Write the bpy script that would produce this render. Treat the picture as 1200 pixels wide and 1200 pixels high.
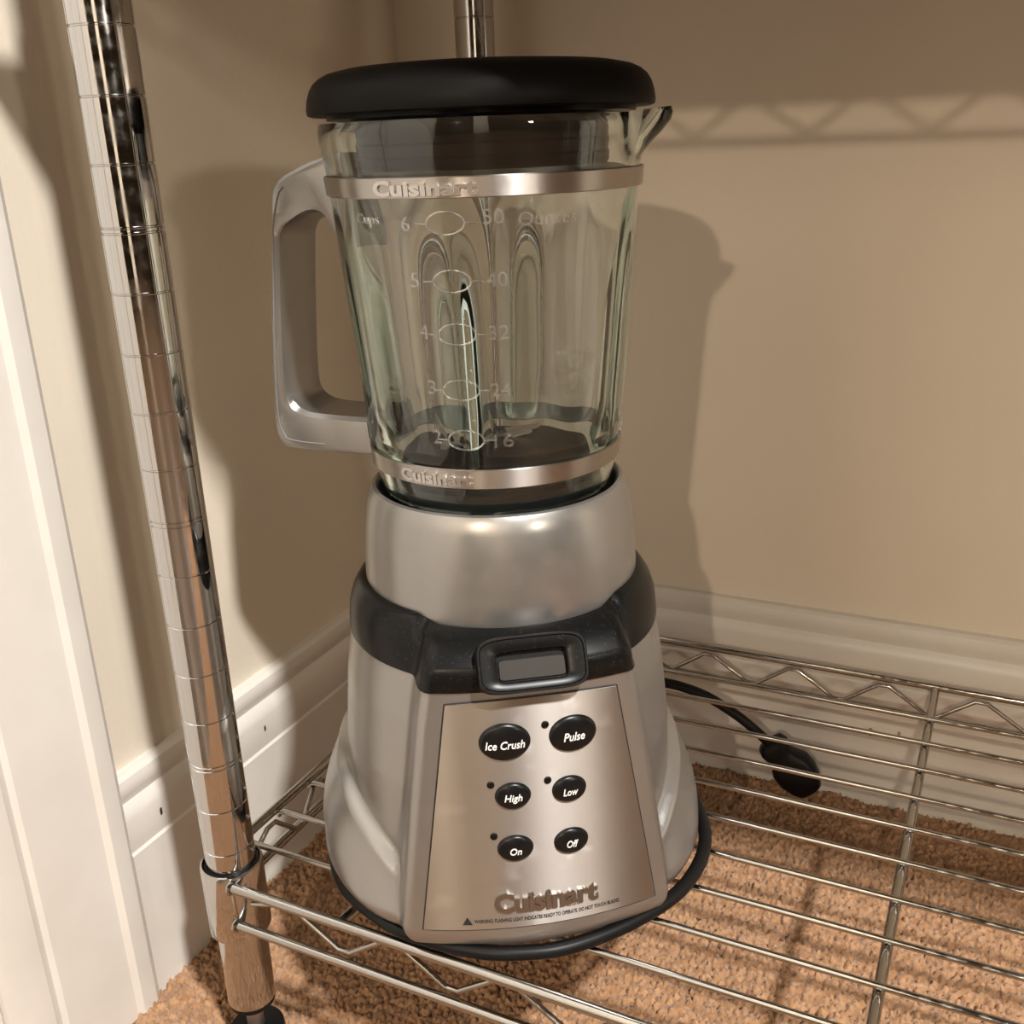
import bpy, math, random
import numpy as np
from mathutils import Vector, Matrix

for o in list(bpy.data.objects):
    bpy.data.objects.remove(o)
scene = bpy.context.scene
COL = scene.collection
random.seed(7)
rng = np.random.default_rng(7)

# ------------------------------------------------------------------ camera
CAM = Vector((.3347, -.3314, .4632))
yaw, pitch, roll = -.4607, .3464, -.0387
fw = Vector((math.sin(yaw) * math.cos(pitch), math.cos(yaw) * math.cos(pitch), -math.sin(pitch)))
rt = Vector((math.cos(yaw), -math.sin(yaw), 0))
up = rt.cross(fw)
rt2 = math.cos(roll) * rt + math.sin(roll) * up
up2 = -math.sin(roll) * rt + math.cos(roll) * up
cd = bpy.data.cameras.new('camera')
cd.sensor_width = 36
cd.lens = 36 * 1214.4 / 1200
cd.shift_y = -.0015
cd.clip_start = .01
cam = bpy.data.objects.new('camera', cd)
COL.objects.link(cam)
M3 = Matrix((rt2, up2, -fw)).transposed()
cam.matrix_world = Matrix.Translation(CAM) @ M3.to_4x4()
scene.camera = cam

# ------------------------------------------------------------------ world, lamps, exposure
w = bpy.data.worlds.new('world')
scene.world = w
w.use_nodes = True
w.node_tree.nodes['Background'].inputs[0].default_value = (1, .60, .28, 1)
w.node_tree.nodes['Background'].inputs[1].default_value = .02


def lamp(name, loc, watts, size, col):
    l = bpy.data.lights.new(name, 'POINT')
    l.energy = watts
    l.shadow_soft_size = size
    l.color = col
    o = bpy.data.objects.new(name, l)
    o.location = loc
    COL.objects.link(o)
    return o


lamp('ceiling_lamp_light', (1.42, -.86, 2.22), 385, .07, (1, .97, .93))
lamp('table_lamp_light', (1.95, -1.0, .95), 27, .06, (1, .90, .76))
lamp('floor_lamp_light', (.52, -2.0, 1.19), 45, .02, (1, .82, .62))
scene.view_settings.view_transform = 'Standard'
scene.view_settings.look = 'None'
scene.view_settings.gamma = 1
scene.view_settings.use_curve_mapping = False
scene.view_settings.exposure = 0.0
scene.cycles.max_bounces = 18
scene.cycles.transmission_bounces = 18
scene.cycles.glossy_bounces = 8
scene.cycles.diffuse_bounces = 5
scene.cycles.sample_clamp_indirect = 4


# ------------------------------------------------------------------ materials
def nm(name):
    m = bpy.data.materials.new(name)
    m.use_nodes = True
    nt = m.node_tree
    return m, nt, nt.nodes['Principled BSDF']


def simple(name, col, rough=.5, metal=0., **kw):
    m, nt, b = nm(name)
    b.inputs['Base Color'].default_value = (*col, 1)
    b.inputs['Roughness'].default_value = rough
    b.inputs['Metallic'].default_value = metal
    for k, v in kw.items():
        b.inputs[k.replace('_', ' ')].default_value = v
    return m


def node(nt, t, **kw):
    n = nt.nodes.new(t)
    for k, v in kw.items():
        setattr(n, k, v)
    return n


def add_bump(nt, b, scale, strength, dist, detail=3, stretch=None, tex='ShaderNodeTexNoise'):
    tc = node(nt, 'ShaderNodeTexCoord')
    n = node(nt, tex)
    n.inputs['Scale'].default_value = scale
    if 'Detail' in n.inputs:
        n.inputs['Detail'].default_value = detail
    src = tc.outputs['Object']
    if stretch:
        mp = node(nt, 'ShaderNodeMapping')
        mp.inputs['Scale'].default_value = stretch
        nt.links.new(src, mp.inputs[0])
        src = mp.outputs[0]
    nt.links.new(src, n.inputs['Vector'])
    bp = node(nt, 'ShaderNodeBump')
    bp.inputs['Strength'].default_value = strength
    bp.inputs['Distance'].default_value = dist
    nt.links.new(n.outputs[0], bp.inputs['Height'])
    nt.links.new(bp.outputs[0], b.inputs['Normal'])
    return n


def noise_color(nt, b, c1, c2, scale, lo=.35, hi=.65, detail=4, coord='Object'):
    tc = node(nt, 'ShaderNodeTexCoord')
    n = node(nt, 'ShaderNodeTexNoise')
    n.inputs['Scale'].default_value = scale
    n.inputs['Detail'].default_value = detail
    nt.links.new(tc.outputs[coord], n.inputs['Vector'])
    r = node(nt, 'ShaderNodeValToRGB')
    r.color_ramp.elements[0].position = lo
    r.color_ramp.elements[1].position = hi
    r.color_ramp.elements[0].color = (*c1, 1)
    r.color_ramp.elements[1].color = (*c2, 1)
    nt.links.new(n.outputs[0], r.inputs[0])
    nt.links.new(r.outputs[0], b.inputs['Base Color'])
    return r


def noise_rough(nt, b, lo, hi, scale, detail=5):
    tc = node(nt, 'ShaderNodeTexCoord')
    n = node(nt, 'ShaderNodeTexNoise')
    n.inputs['Scale'].default_value = scale
    n.inputs['Detail'].default_value = detail
    nt.links.new(tc.outputs['Object'], n.inputs['Vector'])
    mr = node(nt, 'ShaderNodeMapRange')
    mr.inputs['From Min'].default_value = .4
    mr.inputs['From Max'].default_value = .75
    mr.inputs['To Min'].default_value = lo
    mr.inputs['To Max'].default_value = hi
    nt.links.new(n.outputs[0], mr.inputs[0])
    nt.links.new(mr.outputs[0], b.inputs['Roughness'])


def wall_mat():
    m, nt, b = nm('wall_paint')
    noise_color(nt, b, (.70, .625, .515), (.73, .655, .545), 6)
    b.inputs['Roughness'].default_value = .6
    add_bump(nt, b, 260, .12, .001, 2)
    return m


def trim_mat():
    m, nt, b = nm('white_trim_paint')
    noise_color(nt, b, (.68, .645, .59), (.73, .695, .645), 14)
    b.inputs['Roughness'].default_value = .38
    add_bump(nt, b, 60, .12, .002, 3)
    return m


def carpet_mat(name, vor=330):
    m, nt, b = nm(name)
    tc = node(nt, 'ShaderNodeTexCoord')
    v = node(nt, 'ShaderNodeTexVoronoi')
    v.inputs['Scale'].default_value = vor
    nt.links.new(tc.outputs['Object'], v.inputs['Vector'])
    sep = node(nt, 'ShaderNodeSeparateColor')
    nt.links.new(v.outputs['Color'], sep.inputs[0])
    r = node(nt, 'ShaderNodeValToRGB')
    els = r.color_ramp.elements
    els[0].position = 0
    els[0].color = (.31, .160, .074, 1)
    els[1].position = 1
    els[1].color = (.475, .278, .152, 1)
    e = els.new(.5)
    e.color = (.405, .222, .110, 1)
    nt.links.new(sep.outputs[0], r.inputs[0])
    nt.links.new(r.outputs[0], b.inputs['Base Color'])
    b.inputs['Roughness'].default_value = .95
    if 'Sheen Weight' in b.inputs:
        b.inputs['Sheen Weight'].default_value = .25
    n = node(nt, 'ShaderNodeTexNoise')
    n.inputs['Scale'].default_value = 1800
    n.inputs['Detail'].default_value = 2
    nt.links.new(tc.outputs['Object'], n.inputs['Vector'])
    bp = node(nt, 'ShaderNodeBump')
    bp.inputs['Strength'].default_value = .6
    bp.inputs['Distance'].default_value = .001
    nt.links.new(n.outputs[0], bp.inputs['Height'])
    nt.links.new(bp.outputs[0], b.inputs['Normal'])
    return m


def chrome_mat():
    m, nt, b = nm('chrome')
    b.inputs['Base Color'].default_value = (.62, .61, .60, 1)
    b.inputs['Metallic'].default_value = 1
    noise_rough(nt, b, .05, .22, 160)
    return m


def wire_mat():
    m, nt, b = nm('chromed_wire')
    b.inputs['Base Color'].default_value = (.46, .445, .42, 1)
    b.inputs['Metallic'].default_value = 1
    noise_rough(nt, b, .10, .28, 220)
    return m


def silver_mat():
    m, nt, b = nm('silver_paint')
    b.inputs['Base Color'].default_value = (.365, .352, .335, 1)
    b.inputs['Metallic'].default_value = .82
    noise_rough(nt, b, .29, .37, 90)
    add_bump(nt, b, 1500, .05, .0004, 2)
    return m


def brushed_mat(name, straight):
    m, nt, b = nm(name)
    b.inputs['Base Color'].default_value = (.47, .44, .41, 1)
    b.inputs['Metallic'].default_value = 1
    b.inputs['Roughness'].default_value = .3
    b.inputs['Anisotropic'].default_value = .95
    b.inputs['Anisotropic Rotation'].default_value = .25
    if straight:
        tg = node(nt, 'ShaderNodeVectorTransform')
        tg.vector_type = 'VECTOR'
        tg.convert_from = 'OBJECT'
        tg.convert_to = 'WORLD'
        tg.inputs[0].default_value = (1, 0, 0)
    else:
        tg = node(nt, 'ShaderNodeTangent')
        tg.direction_type = 'RADIAL'
        tg.axis = 'Z'
    nt.links.new(tg.outputs[0], b.inputs['Tangent'])
    # fine horizontal brush lines and a few smears of dried food with their own shape
    tc = node(nt, 'ShaderNodeTexCoord')
    mp = node(nt, 'ShaderNodeMapping')
    mp.inputs['Scale'].default_value = (60, 60, 5200)
    nt.links.new(tc.outputs['Object'], mp.inputs[0])
    n = node(nt, 'ShaderNodeTexNoise')
    n.inputs['Scale'].default_value = 1
    n.inputs['Detail'].default_value = 2
    nt.links.new(mp.outputs[0], n.inputs['Vector'])
    bp = node(nt, 'ShaderNodeBump')
    bp.inputs['Strength'].default_value = .10
    bp.inputs['Distance'].default_value = .0003
    nt.links.new(n.outputs[0], bp.inputs['Height'])
    nt.links.new(bp.outputs[0], b.inputs['Normal'])
    sm = node(nt, 'ShaderNodeTexNoise')
    sm.inputs['Scale'].default_value = 70
    sm.inputs['Detail'].default_value = 5
    nt.links.new(tc.outputs['Object'], sm.inputs['Vector'])
    mr = node(nt, 'ShaderNodeMapRange')
    mr.inputs['From Min'].default_value = .58
    mr.inputs['From Max'].default_value = .78
    mr.inputs['To Min'].default_value = .35
    mr.inputs['To Max'].default_value = .46
    nt.links.new(sm.outputs[0], mr.inputs[0])
    nt.links.new(mr.outputs[0], b.inputs['Roughness'])
    return m


def black_plastic():
    m, nt, b = nm('black_plastic')
    tc = node(nt, 'ShaderNodeTexCoord')
    n = node(nt, 'ShaderNodeTexNoise')
    n.inputs['Scale'].default_value = 900
    n.inputs['Detail'].default_value = 6
    nt.links.new(tc.outputs['Object'], n.inputs['Vector'])
    r = node(nt, 'ShaderNodeValToRGB')
    r.color_ramp.elements[0].position = .60
    r.color_ramp.elements[1].position = .82
    r.color_ramp.elements[0].color = (.005, .005, .005, 1)
    r.color_ramp.elements[1].color = (.05, .045, .04, 1)
    nt.links.new(n.outputs[0], r.inputs[0])
    nt.links.new(r.outputs[0], b.inputs['Base Color'])
    b.inputs['Roughness'].default_value = .30
    b.inputs['Specular IOR Level'].default_value = .2
    return m


def glass_mat():
    m, nt, b = nm('jar_glass')
    b.inputs['Base Color'].default_value = (1, 1, 1, 1)
    b.inputs['Transmission Weight'].default_value = 1
    b.inputs['Roughness'].default_value = 0
    b.inputs['IOR'].default_value = 1.5
    va = node(nt, 'ShaderNodeVolumeAbsorption')
    va.inputs['Color'].default_value = (.44, .80, .755, 1)
    va.inputs['Density'].default_value = 26
    nt.links.new(va.outputs[0], nt.nodes['Material Output'].inputs['Volume'])
    return m


def added_boards_mat():  # dark boards added out of view to cut carpet bounce and orange reflections
    m, nt, b = nm('added_dark_boards')
    tc = node(nt, 'ShaderNodeTexCoord')
    mp = node(nt, 'ShaderNodeMapping')
    mp.inputs['Scale'].default_value = (1.5, 14, 1)
    nt.links.new(tc.outputs['Object'], mp.inputs[0])
    n = node(nt, 'ShaderNodeTexNoise')
    n.inputs['Scale'].default_value = 6
    n.inputs['Detail'].default_value = 6
    nt.links.new(mp.outputs[0], n.inputs['Vector'])
    r = node(nt, 'ShaderNodeValToRGB')
    r.color_ramp.elements[0].color = (.045, .026, .015, 1)
    r.color_ramp.elements[1].color = (.11, .066, .038, 1)
    nt.links.new(n.outputs[0], r.inputs[0])
    nt.links.new(r.outputs[0], b.inputs['Base Color'])
    b.inputs['Roughness'].default_value = .45
    return m


WALL = wall_mat()
ADDED_BOARDS = added_boards_mat()
TRIM = trim_mat()
CARPET = carpet_mat('carpet_fibre')
CHROME = chrome_mat()
WIRE = wire_mat()
SILVER = silver_mat()
BRUSH = brushed_mat('brushed_steel_panel', True)
BAND = brushed_mat('brushed_steel_band', False)
BLACK = black_plastic()
GLASS = glass_mat()
RUBBER = simple('black_rubber', (.005, .005, .0055), .42, 0., Specular_IOR_Level=.25)
LIDM = simple('lid_rubber', (.0035, .0032, .0030), .45, 0., Specular_IOR_Level=.1)
BUTTON = simple('button_plastic', (.004, .004, .0045), .3, 0., Specular_IOR_Level=.35)
WHITE = simple('white_print', (.82, .82, .80), .5)
INK = simple('black_ink', (.015, .015, .015), .6)
DARK = simple('dark_plastic', (.012, .012, .012), .4, 0., Specular_IOR_Level=.3)
WINDOWM = simple('latch_grey', (.040, .036, .032), .5, 0., Specular_IOR_Level=.15)
STEEL = simple('polished_steel', (.62, .60, .58), .36, 1.)
EMBOSS = simple('embossed_glass', (1, 1, 1), .12, 0., Transmission_Weight=.96, IOR=1.5)
CEIL = simple('ceiling_paint', (.75, .70, .62), .8)
DOORM = simple('door_paint', (.70, .66, .60), .45)
SHADE_SHEET = simple('added_shade_sheet', (.20, .17, .14), .7)


# ------------------------------------------------------------------ mesh helpers
def link(o, parent=None):
    COL.objects.link(o)
    if parent:
        o.parent = parent
    return o


def mesh_obj(name, verts, faces, mat, parent=None, smooth=True, angle=35, label=None):
    me = bpy.data.meshes.new(name)
    me.from_pydata([tuple(v) for v in verts], [], [tuple(f) for f in faces])
    me.materials.append(mat)
    me.validate()
    me.update()
    if smooth:
        me.shade_smooth()
        me.set_sharp_from_angle(angle=math.radians(angle))
    o = bpy.data.objects.new(name, me)
    link(o, parent)
    if label:
        o['label'] = label
    return o


def struct(o):
    o['kind'] = 'structure'
    return o


def box_data(x0, x1, y0, y1, z0, z1):
    v = [(x, y, z) for z in (z0, z1) for y in (y0, y1) for x in (x0, x1)]
    f = [(0, 2, 3, 1), (4, 5, 7, 6), (0, 1, 5, 4), (2, 6, 7, 3), (0, 4, 6, 2), (1, 3, 7, 5)]
    return v, f


def box(name, b, mat, parent=None):
    v, f = box_data(*b)
    return mesh_obj(name, v, f, mat, parent, smooth=False)


def grid_faces(nu, nv, wrap_u=True, flip=False, base=0):
    """rows of nu verts, nv rows"""
    f = []
    n = nu if wrap_u else nu - 1
    for j in range(nv - 1):
        for i in range(n):
            a = base + j * nu + i
            b = base + j * nu + (i + 1) % nu
            c = base + (j + 1) * nu + (i + 1) % nu
            d = base + (j + 1) * nu + i
            f.append((a, d, c, b) if flip else (a, b, c, d))
    return f


def lathe(name, prof, mat, parent=None, seg=64, cap0=True, cap1=True, angle=35, centre=(0, 0), label=None):
    """prof: list of (r, z), bottom to top on the outside"""
    v, f = [], []
    for r, z in prof:
        for i in range(seg):
            a = 2 * math.pi * i / seg
            v.append((centre[0] + r * math.cos(a), centre[1] + r * math.sin(a), z))
    f = grid_faces(seg, len(prof))
    if cap0:
        f.append(tuple(reversed(range(seg))))
    if cap1:
        f.append(tuple((len(prof) - 1) * seg + i for i in range(seg)))
    return mesh_obj(name, v, f, mat, parent, angle=angle, label=label)


def tube_data(pts, r, n=8, closed=False):
    pts = [Vector(p) for p in pts]
    m = len(pts)
    v, f = [], []
    rr = r if hasattr(r, '__len__') else [r] * m
    prev = None
    for i, p in enumerate(pts):
        if closed:
            t = (pts[(i + 1) % m] - pts[i - 1])
        else:
            t = pts[min(i + 1, m - 1)] - pts[max(i - 1, 0)]
        t.normalize()
        if prev is None:
            a = Vector((0, 0, 1)) if abs(t.z) < .9 else Vector((1, 0, 0))
            n1 = (a - a.dot(t) * t).normalized()
        else:
            n1 = (prev - prev.dot(t) * t).normalized()
        prev = n1
        n2 = t.cross(n1)
        for k in range(n):
            a = 2 * math.pi * k / n
            v.append(p + rr[i] * (math.cos(a) * n1 + math.sin(a) * n2))
    f = grid_faces(n, m)
    if closed:
        for k in range(n):
            f.append(((m - 1) * n + k, (m - 1) * n + (k + 1) % n, (k + 1) % n, k))
    else:
        f.append(tuple(reversed(range(n))))
        f.append(tuple((m - 1) * n + k for k in range(n)))
    return v, f


def tube(name, pts, r, mat, parent=None, n=10, closed=False, label=None):
    v, f = tube_data(pts, r, n, closed)
    return mesh_obj(name, v, f, mat, parent, angle=50, label=label)


def catmull(pts, sub=8, closed=False):
    pts = [np.array(p, float) for p in pts]
    out = []
    m = len(pts)
    rngi = range(m) if closed else range(m - 1)
    for i in rngi:
        if closed:
            p0, p1, p2, p3 = pts[i - 1], pts[i], pts[(i + 1) % m], pts[(i + 2) % m]
        else:
            p0, p1, p2, p3 = pts[max(i - 1, 0)], pts[i], pts[i + 1], pts[min(i + 2, m - 1)]
        for k in range(sub):
            t = k / sub
            out.append(.5 * ((2 * p1) + (-p0 + p2) * t + (2 * p0 - 5 * p1 + 4 * p2 - p3) * t * t
                             + (-p0 + 3 * p1 - 3 * p2 + p3) * t ** 3))
    if not closed:
        out.append(pts[-1])
    return out


def copy_part(o, parent, loc=None):
    c = o.copy()
    COL.objects.link(c)
    c.parent = parent
    if loc is not None:
        c.location = loc
    return c


def text_mesh(body, size, extrude, bold=0., shear=0., align='CENTER', res=3):
    cu = bpy.data.curves.new('txt', 'FONT')
    cu.body = body
    cu.size = size
    cu.extrude = extrude
    cu.offset = bold
    cu.shear = shear
    cu.align_x = align
    cu.align_y = 'CENTER'
    cu.resolution_u = res
    o = bpy.data.objects.new('txt', cu)
    COL.objects.link(o)
    dg = bpy.context.evaluated_depsgraph_get()
    me = bpy.data.meshes.new_from_object(o.evaluated_get(dg))
    v = [tuple(x.co) for x in me.vertices]
    f = [tuple(p.vertices) for p in me.polygons]
    bpy.data.objects.remove(o)
    bpy.data.curves.remove(cu)
    bpy.data.meshes.remove(me)
    return v, f


def fit_text(body, width, height, extrude, bold=0., shear=0.):
    v, f = text_mesh(body, 1., .5, bold, shear)
    a = np.array(v)
    lo, hi = a.min(0), a.max(0)
    a[:, 0] = (a[:, 0] - (lo[0] + hi[0]) / 2) * width / (hi[0] - lo[0])
    if height is None:
        height = (hi[1] - lo[1]) * width / (hi[0] - lo[0])
    a[:, 1] = (a[:, 1] - (lo[1] + hi[1]) / 2) * height / (hi[1] - lo[1])
    a[:, 2] = (a[:, 2] - lo[2]) / (hi[2] - lo[2]) * extrude
    return a, f


def superell(a, b, n_, N=72):
    out = []
    for i in range(N):
        t = 2 * math.pi * i / N
        c, s_ = math.cos(t), math.sin(t)
        out.append((a * math.copysign(abs(c) ** (2 / n_), c), b * math.copysign(abs(s_) ** (2 / n_), s_)))
    return out


# ------------------------------------------------------------------ the setting
XW, YW = -.0859, .3603          # wall planes
XB, YB = -.0739, .3483          # front planes of the baseboards
RX, RY, RZ = 3.2, -3.0, 2.45

struct(box('wall_left', (XW - .1, XW, RY - .1, YW + .1, -.05, RZ), WALL))
struct(box('wall_back', (XW, RX, YW, YW + .1, -.05, RZ), WALL))
struct(box('added_wall_strip', (1.35, 2.0, RY - .1, RY, -.05, RZ), WALL))  # narrow strip of wall added out of view to put stripes in the chrome
struct(box('floor', (XW, RX, RY, YW, -.05, -.006), ADDED_BOARDS))

# carpet: one height field of tufts
cx0, cx1, cy0, cy1, st = XW + .001, .92, -.30, YW - .001, .00100
nx, ny = int((cx1 - cx0) / st), int((cy1 - cy0) / st)
gx, gy = np.meshgrid(np.linspace(cx0, cx1, nx), np.linspace(cy0, cy1, ny))
cell = .0030
ncx, ncy = int((cx1 - cx0) / cell) + 4, int((cy1 - cy0) / cell) + 4
jx, jy = rng.random((ncy, ncx)), rng.random((ncy, ncx))
hh = .55 + .45 * rng.random((ncy, ncx))
ix = ((gx - cx0) / cell).astype(int) + 1
iy = ((gy - cy0) / cell).astype(int) + 1
best = np.full(gx.shape, 9.)
bh = np.zeros(gx.shape)
for dx in (-1, 0, 1):
    for dy in (-1, 0, 1):
        kx, ky = ix + dx, iy + dy
        px = cx0 + (kx - 1 + .15 + .7 * jx[ky, kx]) * cell
        py = cy0 + (ky - 1 + .15 + .7 * jy[ky, kx]) * cell
        d = np.hypot(gx - px, gy - py) / cell
        m_ = d < best
        best = np.where(m_, d, best)
        bh = np.where(m_, hh[ky, kx], bh)
dome = np.sqrt(np.clip(1 - (best / .78) ** 2, 0, 1))
# low, soft unevenness of the pile
low = np.zeros(gx.shape)
for k in range(10):
    a_, fq = rng.random() * 6.28, 40 + 120 * rng.random()
    low += np.sin((gx * math.cos(a_) + gy * math.sin(a_)) * fq + rng.random() * 6.28)
gz = -.0076 + .0078 * dome * bh + .00035 * low + .0006 * rng.standard_normal(gx.shape)
gx2 = gx + .0003 * rng.standard_normal(gx.shape)
gy2 = gy + .0003 * rng.standard_normal(gx.shape)
gx2 = np.clip(gx2, cx0, cx1)
gy2 = np.clip(gy2, cy0, cy1)
me = bpy.data.meshes.new('carpet_pile')
nvt = nx * ny
co = np.stack([gx2, gy2, gz], -1).reshape(-1, 3).astype(np.float32)
idx = np.arange(nvt).reshape(ny, nx)
q = np.stack([idx[:-1, :-1], idx[:-1, 1:], idx[1:, 1:], idx[1:, :-1]], -1).reshape(-1, 4).astype(np.int32)
me.vertices.add(nvt)
me.vertices.foreach_set('co', co.ravel())
me.loops.add(q.size)
me.loops.foreach_set('vertex_index', q.ravel())
me.polygons.add(len(q))
me.polygons.foreach_set('loop_start', np.arange(0, q.size, 4, dtype=np.int32))
me.polygons.foreach_set('loop_total', np.full(len(q), 4, dtype=np.int32))
me.update(calc_edges=True)
me.materials.append(CARPET)
me.shade_smooth()
cp = link(bpy.data.objects.new('carpet_pile', me))
cp['kind'] = 'stuff'
cp['label'] = 'tan brown tufted carpet pile covering the floor under the shelf'
cp['category'] = 'carpet'


# baseboards: profile (distance from wall, height) swept along the wall
BPROF = [(0, -.004), (.0120, -.004), (.0120, .0935), (.0108, .0950), (.0108, .0958), (.0112, .0975), (.0112, .1150),
         (.0104, .1190), (.0082, .1222), (.0068, .1240), (.0072, .1262), (.0086, .1290), (.0088, .1345), (.0078, .1380),
         (.0050, .1398), (0, .1400)]


def sweep(name, fn, prof, a, b, mat):
    v = [fn(d, z, a) for d, z in prof] + [fn(d, z, b) for d, z in prof]
    n = len(prof)
    f = [(i, (i + 1) % n, n + (i + 1) % n, n + i) for i in range(n)]
    f += [tuple(reversed(range(n))), tuple(range(n, 2 * n))]
    return mesh_obj(name, v, f, mat, angle=25)


bbl = struct(sweep('baseboard_left', lambda d, z, t: (XW + d, t, z), BPROF, .0015, YW, TRIM))
bbb = struct(sweep('baseboard_back', lambda d, z, t: (t, YW - d, z), BPROF, XW + .005, RX, TRIM))
# chips and scuffs on the skirting
for par, p, s in ((bbl, (XW + .0113, .0262, .1075), (.0005, .0011, .0026)), (bbl, (XW + .0113, .1203, .1082), (.0005, .001, .002)),
                  (bbb, (.1095, YW - .0088, .1375), (.0008, .0005, .003)), (bbb, (.2745, YW - .0121, .0565), (.002, .0004, .0035)),
                  (bbb, (.2935, YW - .0121, .0590), (.0014, .0004, .0022))):
    v, f = [], []
    for k in range(8):
        a = 2 * math.pi * k / 8
        c, s_ = math.cos(a), math.sin(a)
        if par is bbl:
            v.append((p[0] + s[0], p[1] + s[1] * c * (.7 + .3 * (k % 2)), p[2] + s[2] * s_))
        else:
            v.append((p[0] + s[0] * c * (.7 + .3 * (k % 2)), p[1] - s[1], p[2] + s[2] * s_))
    mesh_obj('scuff_mark', v, [tuple(range(8))], INK if s[2] < .0032 and s[0] < .0012 else simple('scuff_grey', (.30, .25, .20), .7), par, smooth=False)

# door casing on the left wall: profile (distance from wall, y) swept up
CPROF = [(0, .0015), (.0100, .0015), (.0132, .0000), (.0155, -.0035), (.0160, -.0080), (.0160, -.0135), (.0146, -.0150),
         (.0132, -.0165), (.0126, -.0300), (.0120, -.0450), (.0118, -.0575), (.0098, -.0600), (.0112, -.0640), (.0112, -.0800),
         (.0090, -.0870), (0, -.0880)]
v = [(XW + d, y, -.004) for d, y in CPROF] + [(XW + d, y, 2.1) for d, y in CPROF]
n = len(CPROF)
f = [(i, n + i, n + (i + 1) % n, (i + 1) % n) for i in range(n)] + [tuple(range(n)), tuple(reversed(range(n, 2 * n)))]
struct(mesh_obj('trim_1', v, f, TRIM, angle=18))
dr = struct(box('door_1', (XW, XW + .006, -.89, -.088, -.004, 2.05), DOORM))
for k, (y0, y1, z0, z1) in enumerate(((-.79, -.54, .2, .9), (-.43, -.18, .2, .9), (-.79, -.54, 1.05, 1.9), (-.43, -.18, 1.05, 1.9))):
    box('panel', (XW + .006, XW + .011, y0, y1, z0, z1), DOORM, dr)

# ------------------------------------------------------------------ the wire shelving rack
ZG = .128                       # height of the lowest free groove
ZS, ZL = .1115, .0879           # upper / lower rail heights of the bottom shelf
PD = .3156                      # depth between posts
PW = .88                        # width between posts
RO = .0125                      # rails stand outside the post axes
rack = link(bpy.data.objects.new('shelving_rack', None))
rack['label'] = 'chrome wire shelving rack with grooved posts carrying the blender'
rack['category'] = 'shelf rack'

PR = .0127
prof = [(PR - .0012, .0262), (PR, .0272)]
z = ZG - 3 * .0254
k = 0
gro = []
while True:
    zz = ZG + k * .0254
    if zz > 1.18:
        break
    if k % 5 == 2:
        gro += [zz - .0011, zz + .0011]
    else:
        gro.append(zz)
    k += 1
for g in gro:
    prof += [(PR, g - .00055), (PR - .0005, g - .0002), (PR - .0005, g + .0002), (PR, g + .00055)]
prof += [(PR, 1.2), (PR - .002, 1.202)]


def make_post(x, y, proto):
    if proto is None:
        o = lathe('post', prof, CHROME, rack, seg=40, angle=30)
    else:
        o = copy_part(proto, rack)
    o.location = (x, y, 0)
    return o


foot_parts = None
post0 = None
for px_, py_ in ((0, 0), (0, PD), (PW, 0), (PW, PD)):
    pst = make_post(px_, py_, post0)
    if post0 is None:
        post0 = pst
        thread = [(.0042 + .0005 * (i % 2), .006 + i * .00085) for i in range(24)]
        fp = [lathe('foot_cap', [(.0095, .0235), (.0122, .0240), (.0122, .0262), (.0110, .0264)], RUBBER, pst, 32),
              lathe('leveling_bolt', thread, STEEL, pst, 20, angle=80),
              lathe('foot', [(.0150, -.004), (.0158, -.002), (.0150, .0045), (.0080, .0065), (.0045, .007)], RUBBER, pst, 32)]
        foot_parts = fp
    else:
        for o in foot_parts:
            copy_part(o, pst)

NW = 10
WY = [.0199 + .02942 * i for i in range(NW)]
WR, RAIL, XBAR = .00165, .0027, .0027
protos = {}


def shelf_wire_mesh():
    x0, x1 = -.0085, PW + .0085
    pts = [(x0, 0, -.0035), (x0 + .0012, 0, -.0010), (x0 + .004, 0, 0), (x1 - .004, 0, 0), (x1 - .0012, 0, -.001), (x1, 0, -.0035)]
    return tube_data(pts, WR, 10)


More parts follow.
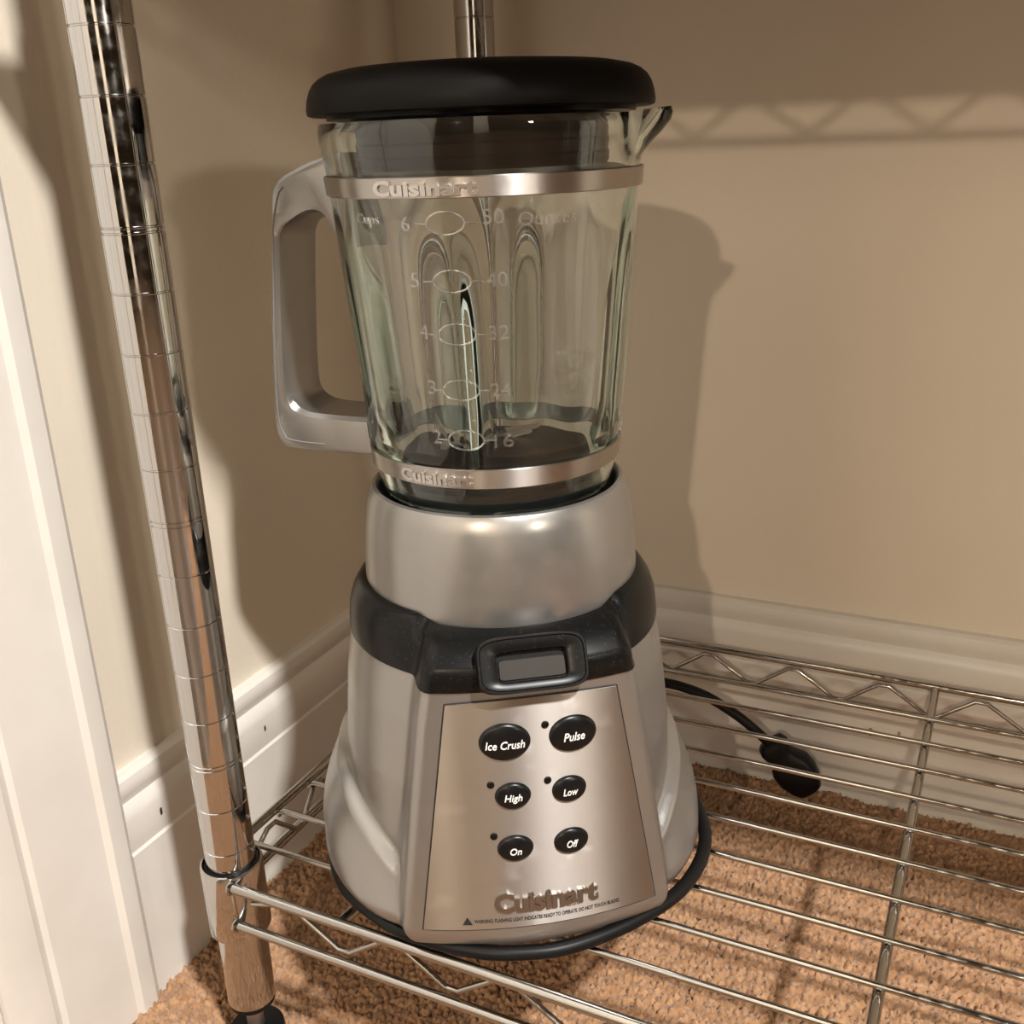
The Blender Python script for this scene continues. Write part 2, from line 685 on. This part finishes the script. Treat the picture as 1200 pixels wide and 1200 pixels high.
def build_shelf(dz):
    def part(name, make):
        if name in protos:
            o = copy_part(protos[name], rack)
            o.location = Vector(protos[name].location)
            o.location.z += dz
            return o
        o = make()
        protos[name] = o
        return o
    x0, x1 = .0098, PW - .0098
    for key, y, zz, r in (('rail_fu', -RO, ZS, RAIL), ('rail_fl', -RO, ZL, RAIL - .0002), ('rail_bu', PD + RO, ZS, RAIL), ('rail_bl', PD + RO, ZL, RAIL - .0002)):
        part(key, lambda y=y, zz=zz, r=r: tube('rail', [(x0, y, zz), (x1, y, zz)], r, WIRE, rack, 14))
    for key, x, zz in (('end_lu', -RO + .002, ZS), ('end_ll', -RO + .002, ZL), ('end_ru', PW + RO - .002, ZS), ('end_rl', PW + RO - .002, ZL)):
        part(key, lambda x=x, zz=zz: tube('end_rail', [(x, .0105, zz), (x, PD - .0105, zz)], RAIL, WIRE, rack, 14))

    def zig(axis, off, s0, s1, t0, per):
        pts = []
        k = -2
        while True:
            for s, top in ((t0 + k * per, True), (t0 + (k + .525) * per, False)):
                if s > s1:
                    break
                if s >= s0:
                    zc = ZS - .0040 if top else ZL + .0038
                    e = .0035
                    for q_ in (-e, e):
                        pts.append((s + q_, off, zc) if axis == 'x' else (off, s + q_, zc))
            if t0 + k * per > s1:
                break
            k += 1
        # short straight lead-in
        first = pts[0]
        lead = (first[0] - .02, first[1], first[2] - .006) if axis == 'x' else (first[0], first[1] - .012, first[2] - .008)
        return [lead] + pts
    part('zig_f', lambda: tube('truss_zigzag', zig('x', -RO + .0035, .035, PW - .03, .0425, .06), .00145, WIRE, rack, 8))
    part('zig_b', lambda: tube('truss_zigzag', zig('x', PD + RO - .0035, .035, PW - .03, .0425, .06), .00145, WIRE, rack, 8))
    part('zig_l', lambda: tube('truss_zigzag', zig('y', -RO + .0055, .03, PD - .03, .0405, .0437), .00145, WIRE, rack, 8))
    part('zig_r', lambda: tube('truss_zigzag', zig('y', PW + RO - .0055, .03, PD - .03, .0405, .0437), .00145, WIRE, rack, 8))
    for k, x in enumerate((.0745, .3142, .554, .794)):
        part('xbar%d' % k, lambda x=x: tube('cross_bar', [(x, -RO + .001, ZS - .0012), (x, .004, ZS - WR - XBAR), (x, PD - .004, ZS - WR - XBAR), (x, PD + RO - .001, ZS - .0012)], XBAR, WIRE, rack, 12))
    for i, y in enumerate(WY):
        def mk(y=y):
            if 'wire_me' not in protos:
                v, f = shelf_wire_mesh()
                o = mesh_obj('wire', v, f, WIRE, rack, angle=50)
                protos['wire_me'] = o
            else:
                o = copy_part(protos['wire_me'], rack)
            o.location = (0, y, ZS)
            return o
        part('wire%d' % i, mk)
    for i, (x, y) in enumerate(((0, 0), (0, PD), (PW, 0), (PW, PD))):
        def mkc(x=x, y=y):
            zt_, zb_ = ZG - .0115, ZG - .0535
            pr = [(PR + .0004, zb_ + .001), (.0152, zb_), (.0160, zb_ + .0012), (.0160, zt_ - .0014), (.0156, zt_ - .0002), (.0148, zt_), (.0143, zt_ - .001), (.0140, zt_ - .006)]
            if 'collar_me' not in protos:
                o = lathe('corner_collar', pr, CHROME, rack, 40, cap0=False, cap1=False)
                s_ = lathe('sleeve_clip', [(PR + .0002, zb_ - .0008), (.0140, zb_ - .0008), (.0139, zb_ + .002), (.0139, zt_ - .0014), (.0136, zt_ - .0008), (PR + .0002, zt_ - .0008)], RUBBER, o, 40, cap0=False, cap1=False)
                protos['collar_me'] = o
                protos['sleeve_me'] = s_
                # weld beads where the rails meet the collar
                wb = []
                for zc in (ZS, ZL):
                    bead = []
                    for j in range(9):
                        a = 2 * math.pi * j / 8
                        bead.append((.0104 + .0004 * math.cos(a), -RO - .0006 + .0028 * math.cos(a), zc + .0034 * math.sin(a)))
                    wb.append(tube('weld_bead', bead[:-1], .0009, WIRE, o, 6, closed=True))
                protos['beads'] = wb
            else:
                o = copy_part(protos['collar_me'], rack)
                copy_part(protos['sleeve_me'], o)
            o.location = (x, y, 0)
            return o
        if ('collar%d' % i) in protos:
            o = copy_part(protos['collar_me'], rack)
            copy_part(protos['sleeve_me'], o)
            o.location = (x, y, dz)
        else:
            protos['collar%d' % i] = mkc()


UP = 19 * .0254
build_shelf(0)
build_shelf(UP)
box('added_shade_sheet', (-.004, PW + .004, -.040, PD + .006, ZS + UP + .0020, ZS + UP + .0035), SHADE_SHEET, rack)  # unseen opaque sheet, added and overhung in front to block the lamps
# the small welded spur joining both front rails at the near post
tube('weld_rod', [(.0106, -.0132, ZS + .001), (.0112, -.0128, ZL - .001)], .0008, WIRE, rack, 6)

# ------------------------------------------------------------------ unseen bin on the shelf above, added to shade the corner
bz = ZS + UP + .0036
bx0, bx1, by0, by1, bh_ = .0, .80, -.036, .30, .24
sbin = link(bpy.data.objects.new('added_shade_bin', None))
sbin.location = ((bx0 + bx1) / 2, (by0 + by1) / 2, bz)
sbin['label'] = 'large grey bin added out of view to shade the corner'
sbin['category'] = 'bin'
SHADE_BINM = simple('shade_bin_fabric', (.16, .15, .14), .85)
hx, hy = (bx1 - bx0) / 2, (by1 - by0) / 2
bl = []
for sc_, zz in ((.99, 0), (1., .004), (1., bh_), (.985, bh_), (.985, .006)):
    bl += [(x * sc_, y * sc_, zz) for x, y in superell(hx, hy, 14)]
f = grid_faces(72, 5) + [tuple(reversed(range(72))), tuple(4 * 72 + i for i in range(72))]
mesh_obj('shade_bin_body', bl, f, SHADE_BINM, sbin, angle=40)
bl = []
for sc_, zz in ((1.012, bh_ - .012), (1.018, bh_ - .011), (1.018, bh_ + .004), (1.0, bh_ + .008)):
    bl += [(x * sc_, y * sc_, zz) for x, y in superell(hx, hy, 14)]
f = grid_faces(72, 4) + [tuple(3 * 72 + i for i in range(72))]
mesh_obj('shade_bin_lid', bl, f, SHADE_BINM, sbin, angle=40)
for sx_ in (-1, 1):
    tube('shade_bin_handle', [(sx_ * (hx + .001), -.05, .15), (sx_ * (hx + .010), -.045, .145), (sx_ * (hx + .012), 0, .138), (sx_ * (hx + .010), .045, .145), (sx_ * (hx + .001), .05, .15)], .004, SHADE_BINM, sbin, 8)

# ------------------------------------------------------------------ the blender
AX = (.1235, .0800)
Z0 = ZS + WR
blender = link(bpy.data.objects.new('blender', None))
blender.location = (AX[0], AX[1], Z0)
blender.rotation_euler = (0, 0, math.radians(35))      # local -Y is the front
blender['label'] = 'silver countertop blender with glass jar and black lid on the wire shelf'
blender['category'] = 'blender'


def pol(r, th, z):
    """theta in radians from the front, growing towards the right of the picture"""
    return (r * math.sin(th), -r * math.cos(th), z)


def interp(x, xs, ys):
    return float(np.interp(x, xs, ys))


def smax(a, b, k):
    h = max(k - abs(a - b), 0) / k
    return max(a, b) + h * h * k * .25


def smin(a, b, k):
    return -smax(-a, -b, k)


def sstep(x):
    x = min(max(x, 0), 1)
    return x * x * (3 - 2 * x)


RHO = .18


def Rf0(z):
    return .0915 + (z - .010) / .1225 * -.012


def face_r(rf, th):
    c = rf - RHO
    s = math.sin(th)
    return c * math.cos(th) + math.sqrt(RHO * RHO - c * c * s * s)


def lobe_r(rf, sw, th):
    th = abs((th + math.pi) % (2 * math.pi) - math.pi)
    if th > math.radians(100):
        return 0.
    fr = face_r(rf, th)
    sd = sw / max(math.sin(th), .05)
    return smin(fr, sd, .010)


def body_side(z):
    return interp(z, [.009, .078, .110, .1325], [.0815, .0806, .0775, .0738])


def flare(th, z):
    t = abs((th + math.pi) % (2 * math.pi) - math.pi)
    zf = interp(math.degrees(t), [30, 45, 60, 85, 110, 180], [.026, .036, .048, .064, .073, .074])
    q_ = sstep((zf - z) / .006)
    return q_ * (.0060 + .0098 * sstep((zf - z) / .036))


def base_r(th, z):
    sw = interp(z, [.010, .034, .077, .117, .1325], [.0635, .0610, .0555, .0500, .0470])
    lb = lobe_r(Rf0(z), sw, th)
    bd = body_side(z) + flare(th, z)
    r = smax(lb, bd, .0035)
    if z < .016:                      # rounded lower edge
        r -= .0028 * ((.016 - z) / .007) ** 2
    return r


SEG = 240
zs_ = [.009, .0095, .0105, .012, .014, .016] + list(np.linspace(.017, .080, 84)) + list(np.linspace(.084, .1325, 14))
v = []
for z in zs_:
    for i in range(SEG):
        th = 2 * math.pi * i / SEG
        v.append(pol(base_r(th, z), th, z))
f = grid_faces(SEG, len(zs_))
f.append(tuple(reversed(range(SEG))))
f.append(tuple((len(zs_) - 1) * SEG + i for i in range(SEG)))
mesh_obj('motor_base', v, f, SILVER, blender, angle=60, label='silver flared motor base')
for a in (45, 135, 225, 315):
    t = math.radians(a)
    x_, y_, _ = pol(.062, t, 0)
    lathe('foot', [(.008, 0), (.0085, .001), (.0085, .0085)], RUBBER, blender, 20, centre=(x_, y_))

# black shoulder band between base and collar
side = [(.0744, .1322), (.0746, .1335), (.0742, .1380), (.0736, .1440), (.0716, .1500), (.0688, .1545), (.0662, .1572), (.0640, .1575), (.0630, .150)]
front = [(.0803, .1322), (.0808, .1335), (.0808, .1390), (.0802, .1424), (.0788, .1444), (.0745, .1480), (.0690, .1525), (.0655, .1540), (.0630, .150)]
v = []
for j in range(len(side)):
    rs, z1 = side[j]
    rf, z2 = front[j]
    for i in range(SEG):
        th = 2 * math.pi * i / SEG
        sw = .0478 - .0008 * j
        lb = lobe_r(rf, sw, th)
        d_ = (lb - rs) / .003
        m_ = sstep(d_ * .5 + .5) if j < 7 else 1 if abs((th + math.pi) % (2 * math.pi) - math.pi) < 1 else 0
        if j >= 7:
            t = abs((th + math.pi) % (2 * math.pi) - math.pi)
            m_ = 1 - sstep((t - .55) / .25)
            r = rs * (1 - m_) + rf * m_
        else:
            r = smax(lb, rs, .003)
        z = z1 * (1 - m_) + z2 * m_
        v.append(pol(r, th, z))
f = grid_faces(SEG, len(side))
f.append(tuple(reversed(range(SEG))))
mesh_obj('shoulder_band', v, f, BLACK, blender, angle=50, label='black plastic shoulder band')

lathe('collar', [(.0630, .152), (.0647, .1535), (.0646, .160), (.0640, .172), (.0628, .184), (.0612, .1935), (.0598, .1985), (.0582, .2012), (.0568, .2018), (.0558, .2010), (.0552, .1990), (.0550, .184)],
      SILVER, blender, 96, cap0=False, cap1=False, label='smooth silver collar ring')
lathe('jar_seat', [(.0549, .186), (.0500, .1865), (.030, .187)], DARK, blender, 64, cap0=False)

# latch on the front of the shoulder band
LC = Vector((0, -.0814, .1449))
ta = math.radians(30)
LN = Vector((0, -math.cos(ta), math.sin(ta)))
LU = Vector((0, math.sin(ta), math.cos(ta)))
LX = Vector((1, 0, 0))


def lp(x, y, h):
    return LC + LX * x + LU * y + LN * h


loops = []
for a, b, n_, h, oy in ((.0232, .0118, 5, -.010, 0), (.0232, .0118, 5, .0018, 0), (.0228, .0114, 5, .0025, 0), (.0221, .0108, 5, .0025, 0), (.0216, .0103, 5, .0017, 0),
                        (.0156, .0070, 7, .0016, -.0008), (.0148, .0063, 9, .0011, -.0008), (.0144, .0059, 12, -.0022, -.0008)):
    loops += [lp(x, y + oy, h) for x, y in superell(a, b, n_)]
f = grid_faces(72, 8)
f.append(tuple(7 * 72 + i for i in range(72)))
latch = mesh_obj('latch', loops, f, BLACK, blender, angle=40, label='black latch frame with rounded corners')
wv = [lp(x, y - .0020, -.0022) for x, y in superell(.0141, .0043, 12)] + [lp(x, y - .0020, -.0012) for x, y in superell(.0138, .0040, 12)]
f = grid_faces(72, 2) + [tuple(range(72, 144))]
mesh_obj('latch_window', wv, f, WINDOWM, latch, label='grey recessed tab in the latch')


# ---------------- control panel
def F(s, z, h=0.):
    """point on the front face: lateral s, height z, proud by h"""
    d = Rf0(z) - (RHO - math.sqrt(RHO * RHO - s * s))
    nrm = Vector((s / RHO, -math.sqrt(1 - (s / RHO) ** 2), .098)).normalized()
    return Vector((s, -d, z)) + nrm * h


NU, NV = 41, 25
v = []
for h in (.0009, -.0006):
    for j in range(NV):
        t = j / (NV - 1)
        for i in range(NU):
            u_ = 2 * i / (NU - 1) - 1
            zz = .0188 + t * (.1268 - .0188) + (t * .0014 + (1 - t) * .0006) * (1 - u_ * u_)
            sw = .0532 + (.0368 - .0532) * t
            v.append(F(u_ * sw, zz, h))
f = grid_faces(NU, NV, wrap_u=False)
top = NU * NV
f += [tuple(top + k for k in reversed(q_)) for q_ in grid_faces(NU, NV, wrap_u=False)]
for i in range(NU - 1):
    f.append((i, top + i, top + i + 1, i + 1))
    a = (NV - 1) * NU
    f.append((a + i + 1, top + a + i + 1, top + a + i, a + i))
for j in range(NV - 1):
    a, b = j * NU, (j + 1) * NU
    f.append((b, top + b, top + a, a))
    a, b = j * NU + NU - 1, (j + 1) * NU + NU - 1
    f.append((a, top + a, top + b, b))
panel = mesh_obj('control_panel', v, f, BRUSH, blender, angle=40, label='brushed steel control panel')
# thin dark joint around the panel
edge = []
for i in range(21):
    u_ = -1 + i / 10
    edge.append(F(u_ * .0536, .0185 + .0006 * (1 - u_ * u_), .0003))
for j in range(1, 13):
    t = j / 12
    edge.append(F(.0536 - .0164 * t, .0185 + .1086 * t, .0003))
for i in range(1, 21):
    u_ = 1 - i / 10
    edge.append(F(u_ * .0372, .1271 + .0014 * (1 - u_ * u_), .0003))
for j in range(1, 12):
    t = 1 - j / 12
    edge.append(F(-.0536 + .0164 * t, .0185 + .1086 * t, .0003))
tube('panel_gasket', edge, .00035, INK, panel, 6, closed=True)

BH = .0022


def button(s0, z0, a, b, text, tw, th_):
    n_, rings = 40, 7
    v = []

    def dome(x, y):
        q_ = 1 - (x / a) ** 2 - (y / b) ** 2
        return .0009 + BH * math.sqrt(max(q_, 0)) ** .8
    for k in range(rings):
        rr = 1 - k / rings
        for i in range(n_):
            t = 2 * math.pi * i / n_
            x, y = a * rr ** .6 * math.cos(t), b * rr ** .6 * math.sin(t)
            v.append(F(s0 + x, z0 + y, dome(x, y) if k else .0005))
    v.append(F(s0, z0, dome(0, 0)))
    f = grid_faces(n_, rings)
    c = len(v) - 1
    f += [((rings - 1) * n_ + i, (rings - 1) * n_ + (i + 1) % n_, c) for i in range(n_)]
    o = mesh_obj('button', v, f, BUTTON, blender, angle=80, label='black oval button reading ' + text)
    tv, tf = fit_text(text, tw, th_, .00025, .012, .22)
    vv = [F(s0 + x, z0 + y - .0006, dome(x, y - .0006) + .00012 + e) for x, y, e in tv]
    mesh_obj('lettering', vv, tf, WHITE, o, smooth=False, label='white italic lettering ' + text)


button(-.0130, .1092, .0113, .0088, 'Ice Crush', .0166, .0037)
button(.0164, .1094, .0108, .0086, 'Pulse', .0092, .0038)
button(-.0108, .0839, .0080, .0064, 'High', .0076, .0042)
button(.0138, .0838, .0079, .0063, 'Low', .0064, .0033)
button(-.0110, .0588, .0081, .0064, 'On', .0050, .0033)
button(.0137, .0588, .0080, .0063, 'Off', .0050, .0034)
for s0, z0 in ((.0045, .1152), (.0045, .0893), (-.0200, .0896), (-.0200, .0651)):
    v = []
    for rr, h in ((.0017, .0008), (.0016, .0013), (.0011, .0015), (.0009, .0011)):
        for i in range(20):
            t = 2 * math.pi * i / 20
            v.append(F(s0 + rr * math.cos(t), z0 + rr * math.sin(t), h))
    f = grid_faces(20, 4) + [tuple(60 + i for i in range(20))]
    mesh_obj('indicator_light', v, f, BUTTON, blender, angle=40, label='tiny dark indicator light')

tv, tf = fit_text('Cuisinart', .0466, .0098, .0011, .045)
mesh_obj('brand_lettering', [F(.0016 + x, .0322 + y, .0009 + e) for x, y, e in tv], tf, simple('letter_steel', (.33, .31, .29), .34, 1.), panel, angle=30, label='raised steel lettering Cuisinart')
tv, tf = fit_text('WARNING: FLASHING LIGHT INDICATES READY TO OPERATE. DO NOT TOUCH BLADES.', .0660, .0019, .0001, .02)
mesh_obj('warning_text', [F(.0022 + x, .0234 + y, .00098 + e) for x, y, e in tv], tf, INK, panel, smooth=False, label='small black warning line')
tri = [(-.0022, -.0017), (.0022, -.0017), (0, .0022)]
v = [F(-.0338 + x, .0234 + y, h) for h in (.0010, .0011) for x, y in tri]
mesh_obj('warning_triangle', v, [(3, 4, 5), (0, 3, 5, 2), (0, 1, 4, 3), (1, 2, 5, 4)], INK, panel, smooth=False, label='black warning triangle')

# ---------------- glass jar
JF = math.radians(-21.5)        # direction the measuring scale faces


def jar_out(z):
    return interp(z, [.2000, .2045, .2090, .2135, .2168, .2215, .2250, .2565, .2940, .3276, .3370, .3450, .3540, .3570],
                  [.0520, .0536, .0548, .0556, .0560, .0562, .0572, .0599, .0628, .0652, .0660, .0672, .0684, .0676])


def rib(th):
    best_ = 9
    for k in range(4):
        d = abs((th - JF - k * math.pi / 2 + math.pi) % (2 * math.pi) - math.pi)
        best_ = min(best_, d)
    return best_


rowsO = [.2000, .2010, .2045, .2090, .2120, .2135, .2168, .2215, .2232, .2250] + list(np.linspace(.230, .3276, 26)) + [.332, .337, .341, .345, .349, .3525, .3550, .3565, .3572]
rowsI = [.3572, .3560, .354, .349, .343, .337] + list(np.linspace(.331, .226, 30)) + [.222, .2185, .216, .214, .212, .2100, .2060, .2010]
JS = 256
v = []
for z in rowsO:
    R0 = jar_out(z)
    wv_ = sstep((z - .224) / .02) * sstep((.33 - z) / .03)
    for i in range(JS):
        th = 2 * math.pi * i / JS
        r = R0 + wv_ * (.0007 * math.cos(4 * (th - JF)) - .00035 + .00018 * math.cos(16 * (th - JF)))
        # spout
        ds = abs((th - math.radians(60) + math.pi) % (2 * math.pi) - math.pi)
        sp = math.exp(-(ds / .15) ** 2) * sstep((z - .338) / .017)
        r += .0125 * sp
        # pointer on the foot
        dp = abs((th - JF + math.pi) % (2 * math.pi) - math.pi)
        r += .0022 * max(0, 1 - dp / .10 - abs(z - .2095) / .004)
        v.append(pol(r, th, z + .0018 * sp))
for z in rowsI:
    R0 = jar_out(z) - interp(z, [.201, .2100, .216, .222, .235, .30, .337, .354, .3572], [.0050, .0065, .0075, .0062, .0050, .0042, .0040, .0038, .0024])
    amp = sstep((z - .213) / .008) * sstep((.322 - z) / .045)
    wv_ = sstep((z - .224) / .02) * sstep((.335 - z) / .03)
    for i in range(JS):
        th = 2 * math.pi * i / JS
        d = rib(th)
        r = R0 - amp * .0060 * math.exp(-(d / .105) ** 2) - wv_ * (.0007 * math.cos(8 * (th - JF)) + .0004 * math.cos(12 * (th - JF) + .6))
        ds = abs((th - math.radians(60) + math.pi) % (2 * math.pi) - math.pi)
        sp = math.exp(-(ds / .09) ** 2) * sstep((z - .345) / .012)
        r += .0105 * sp
        v.append(pol(r, th, z + .0010 * sp))
nr = len(rowsO) + len(rowsI)
f = grid_faces(JS, nr)
a = (nr - 1) * JS
for i in range(JS):
    f.append((a + i, a + (i + 1) % JS, (i + 1) % JS, i))
jar = mesh_obj('glass_jar', v, f, GLASS, blender, angle=60, label='clear greenish glass jar with measuring scale')


def cyl_map(tv, th0, z0, extra):
    out = []
    for x, y, e in tv:
        z = z0 + y
        r = jar_out(z)
        out.append(pol(r + extra + e, th0 + x / r, z))
    return out


D = math.radians


def jar_text(body, az, z0, w_, h_):
    tv, tf = fit_text(body, w_, h_, .0004)
    mesh_obj('scale_figure', cyl_map(tv, D(az - 8), z0, .0009), tf, EMBOSS, jar, angle=30, label='embossed glass lettering ' + body)


jar_text('Cups', -44, .3215, .0125, .0050)
jar_text('Ounces', 21, .3212, .0235, .0050)
for t_, a_, z_ in (('6', -27.5, .3205), ('5', -26, .2995), ('4', -24.5, .2795), ('3', -23.5, .2570), ('2', -23.5, .2360)):
    jar_text(t_, a_, z_, .0034, .0056)
for t_, a_, z_ in (('50', 2.5, .3225), ('40', 3, .2995), ('32', 3, .2790), ('24', 3, .2560), ('16', 3.5, .2345)):
    jar_text(t_, a_, z_, .0078, .0056)
jar_text('10', 73, .2270, .0080, .0070)
for a_, z_ in ((-13.5, .3205), (-12.5, .2990), (-12, .2785), (-12, .2560), (-11.5, .2350)):
    ring = []
    for i in range(28):
        t = 2 * math.pi * i / 28
        z = z_ + .0042 * math.sin(t)
        r = jar_out(z) + .0010
        ring.append(pol(r, D(a_ - 8) + .0074 * math.cos(t) / r, z))
    tube('scale_ring', ring, .00035, EMBOSS, jar, 6, closed=True)
    for sgn in (-1, 1):
        r = jar_out(z_) + .0010
        tube('scale_tick', [pol(r, D(a_ - 8) + sgn * .0078 / r, z_), pol(r, D(a_ - 8) + sgn * .0118 / r, z_)], .0003, EMBOSS, jar, 6)

# steel bands with embossed lettering
for nm_, z0_, z1_, az, tw, lab in (('upper_band', .3293, .3372, -20.2, .0425, 'upper'), ('lower_band', .2131, .2218, -27, .0345, 'lower')):
    r0, r1 = jar_out(z0_) + .0006, jar_out(z1_) + .0006
    o = lathe(nm_, [(r0 + .0001, z0_), (r0 + .0008, z0_ + .0004), (r1 + .0008, z1_ - .0004), (r1 + .0001, z1_)], BAND, blender, 128, cap0=False, cap1=False,
              label=lab + ' brushed steel band around the jar')
    # inner face so the band has thickness
    tv, tf = fit_text('Cuisinart', tw, .0058, .0008, .04)
    out = []
    for x, y, e in tv:
        z = (z0_ + z1_) / 2 + y
        r = r0 + (r1 - r0) * (z - z0_) / (z1_ - z0_) + .0008
        out.append(pol(r + e, D(az - 8) + x / r, z))
    mesh_obj('lettering', out, tf, STEEL, o, angle=30, label='raised lettering Cuisinart')

# blade unit in the bottom of the jar
bu = lathe('blade_unit', [(.0465, .2000), (.0468, .2080), (.0455, .2100), (.0400, .2108), (.0200, .2112), (.0120, .2130), (.0075, .2165), (.0060, .2200), (.0045, .2225), (.001, .2230)], DARK, blender, 64)
for k in range(4):
    a_ = k * math.pi / 2 + .5
    c, s_ = math.cos(a_), math.sin(a_)
    lift = .006 if k % 2 else -.002
    pts = [(.004, -.004, .2190), (.004, .004, .2190), (.020, .0030, .2195 + lift * .5), (.026, 0, .2200 + lift), (.020, -.0045, .2195 + lift * .5)]
    vv = []
    for h in (0, .0012):
        for x, y, z in pts:
            vv.append((x * c - y * s_, x * s_ + y * c, z + h))
    fc = [(4, 3, 2, 1, 0), (5, 6, 7, 8, 9)] + [(i, (i + 1) % 5, 5 + (i + 1) % 5, 5 + i) for i in range(5)]
    mesh_obj('blade', vv, fc, STEEL, bu, smooth=False)

# lid with its plug
lid = lathe('lid', [(.0640, .3612), (.0700, .3600), (.0716, .3606), (.0719, .3625), (.0714, .3660), (.0702, .3695), (.0685, .3722), (.0660, .3742), (.0628, .3757), (.0563, .3771), (.0447, .3780), (.030, .3783), (.0280, .3783), (.0275, .3775), (.0265, .3775), (.0255, .3786), (.010, .3790), (.001, .3790)],
            LIDM, blender, 96, label='rounded black rubber lid')
lathe('lid_plug', [(.045, .3385), (.0520, .3388), (.0528, .3400), (.0532, .3430), (.0525, .3440), (.0532, .3480), (.0526, .3490), (.0540, .3540), (.0545, .3575), (.0640, .3585), (.0640, .3612)], simple('plug_rubber', (.003, .0028, .0026), .3, 0., Specular_IOR_Level=.12), lid, 96, cap1=False)

# handle: outline in the plane through the axis, extruded sideways
HA = D(-112 - 7.8)
outer = [(.0652, .3452), (.0717, .3436), (.0790, .3417), (.0850, .3396), (.0905, .3372), (.0938, .3350), (.0954, .3318), (.0970, .3230), (.1006, .2940), (.1043, .2640), (.1068, .2370),
         (.1076, .2200), (.1068, .2158), (.1040, .2128), (.0980, .2118), (.0776, .2114), (.0555, .2113)]
inner = [(.0580, .2290), (.0700, .2291), (.0860, .2296), (.0925, .2310), (.0970, .2340), (.0992, .2390), (.0995, .2480), (.0985, .2640), (.0962, .2900), (.0945, .3060), (.0934, .3120), (.0910, .3155),
         (.0870, .3178), (.0800, .3205), (.0742, .3214), (.0690, .3190), (.0662, .3130), (.0637, .3060)]
ou = np.array(catmull([np.array(p) for p in outer], 3))
inn = np.array(catmull([np.array(p) for p in inner], 3))
NP = 64


def resamp(P, n_):
    d = np.concatenate([[0], np.cumsum(np.linalg.norm(np.diff(P, axis=0), axis=1))])
    t = np.linspace(0, d[-1], n_)
    return np.stack([np.interp(t, d, P[:, 0]), np.interp(t, d, P[:, 1])], -1)


# pair outer (top -> bottom) with inner (top -> bottom) so that a strip runs round the D shape
A_ = resamp(ou, NP)
B_ = resamp(inn[::-1], NP)
hu = Vector((math.sin(HA), -math.cos(HA), 0))
hn = Vector((math.cos(HA), math.sin(HA), 0))      # towards the camera side for a handle on the left
HT = .0165


def hp(p, off):
    return hu * p[0] + hn * off + Vector((0, 0, p[1]))


def cen(P, Q, t):
    return P * (1 - t) + Q * t


# cross-section loop (parameter across strip t, offset): rounded rectangle
SEC = [(0.0, -.90), (.05, -.97), (.13, -1.), (.72, -1.), (.90, -.96), (1.0, -.82), (1.0, -.3), (1.0, .3), (1.0, .82), (.90, .96), (.72, 1.), (.13, 1.), (.05, .97), (0.0, .90), (0.0, .3), (0.0, -.3)]
v = []
for k in range(NP):
    for t, o_ in SEC:
        v.append(hp(cen(A_[k], B_[k], t), o_ * HT))
ns = len(SEC)
f = grid_faces(ns, NP)
f.append(tuple(reversed(range(ns))))
f.append(tuple((NP - 1) * ns + i for i in range(ns)))
hd = mesh_obj('handle', v, f, SILVER, blender, angle=32, label='silver D-shaped handle')
# grey trim line along the outer edge of the handle
seam = [hp(cen(A_[k], B_[k], .30 if 16 < k < 48 else .22), HT * 1.0 + .0001) for k in range(9, 56)]
tube('handle_seam', seam, .00035, simple('seam_grey', (.20, .19, .18), .5), hd, 6)

# ---------------- power cord wound around the base, its end dropped behind the shelf
CZ = .0040
wc = lambda x, y, z: Matrix.Rotation(-math.radians(35), 3, 'Z') @ (Vector((x, y, z)) - Vector((AX[0], AX[1], Z0)))
ring_w = []
for ang, r, dz in ((70, .093, .012), (100, .091, .006), (135, .092, .004), (170, .094, .004), (200, .095, .004), (230, .0935, .004), (255, .0910, .004), (270, .0900, .004), (285, .0903, .004),
                   (297, .0908, .004), (312, .0915, .004), (334, .0925, .004), (355, .0975, .004), (16, .1010, .0042), (38, .1010, .005), (58, .0985, .008), (75, .098, .012), (98, .101, .010), (118, .108, .0045)):
    t = math.radians(ang)
    ring_w.append((AX[0] + r * math.cos(t), AX[1] + r * math.sin(t), Z0 + dz))
tail = [(.060, .2130, Z0 + .0035), (.062, .2405, Z0 + .003), (.070, .2630, Z0 + .0010), (.078, .2720, Z0 - .012), (.092, .2900, .096), (.112, .3000, .0925), (.1385, .3030, .0905), (.1520, .3030, .0895), (.1690, .3060, .0835), (.1920, .3100, .0690), (.2110, .3150, .0510)]
path = catmull(ring_w + tail, 7)
cord = tube('power_cord', [wc(*p) for p in path], .0035, RUBBER, blender, 10, label='black power cord wound around the base')
# plug
p0, p1 = Vector((.2095, .3165, .0525)), Vector((.2405, .3235, .0150))
ax_ = (p1 - p0).normalized()
sx = Vector((0, 0, 1)) - Vector((0, 0, 1)).dot(ax_) * ax_
sx.normalize()
sy = ax_.cross(sx)
L = (p1 - p0).length
v = []
secs = [(0, .0035, .0035), (.02, .0060, .0050), (.05, .0098, .0070), (.14, .0112, .0078), (.22, .0108, .0078), (.28, .0098, .0074), (.34, .0104, .0080), (.50, .0148, .0095), (.68, .0152, .0100), (.86, .0125, .0098), (.97, .0095, .0085), (1.0, .0070, .0065)]
for t, a, b in secs:
    c_ = p0 + ax_ * (L * t)
    for x, y in superell(a, b, 3.2, 28):
        v.append(wc(*(c_ + sx * x + sy * y)))
f = grid_faces(28, len(secs))
f.append(tuple(reversed(range(28))))
f.append(tuple((len(secs) - 1) * 28 + i for i in range(28)))
plug = mesh_obj('plug', v, f, RUBBER, cord, angle=45, label='black moulded plug')
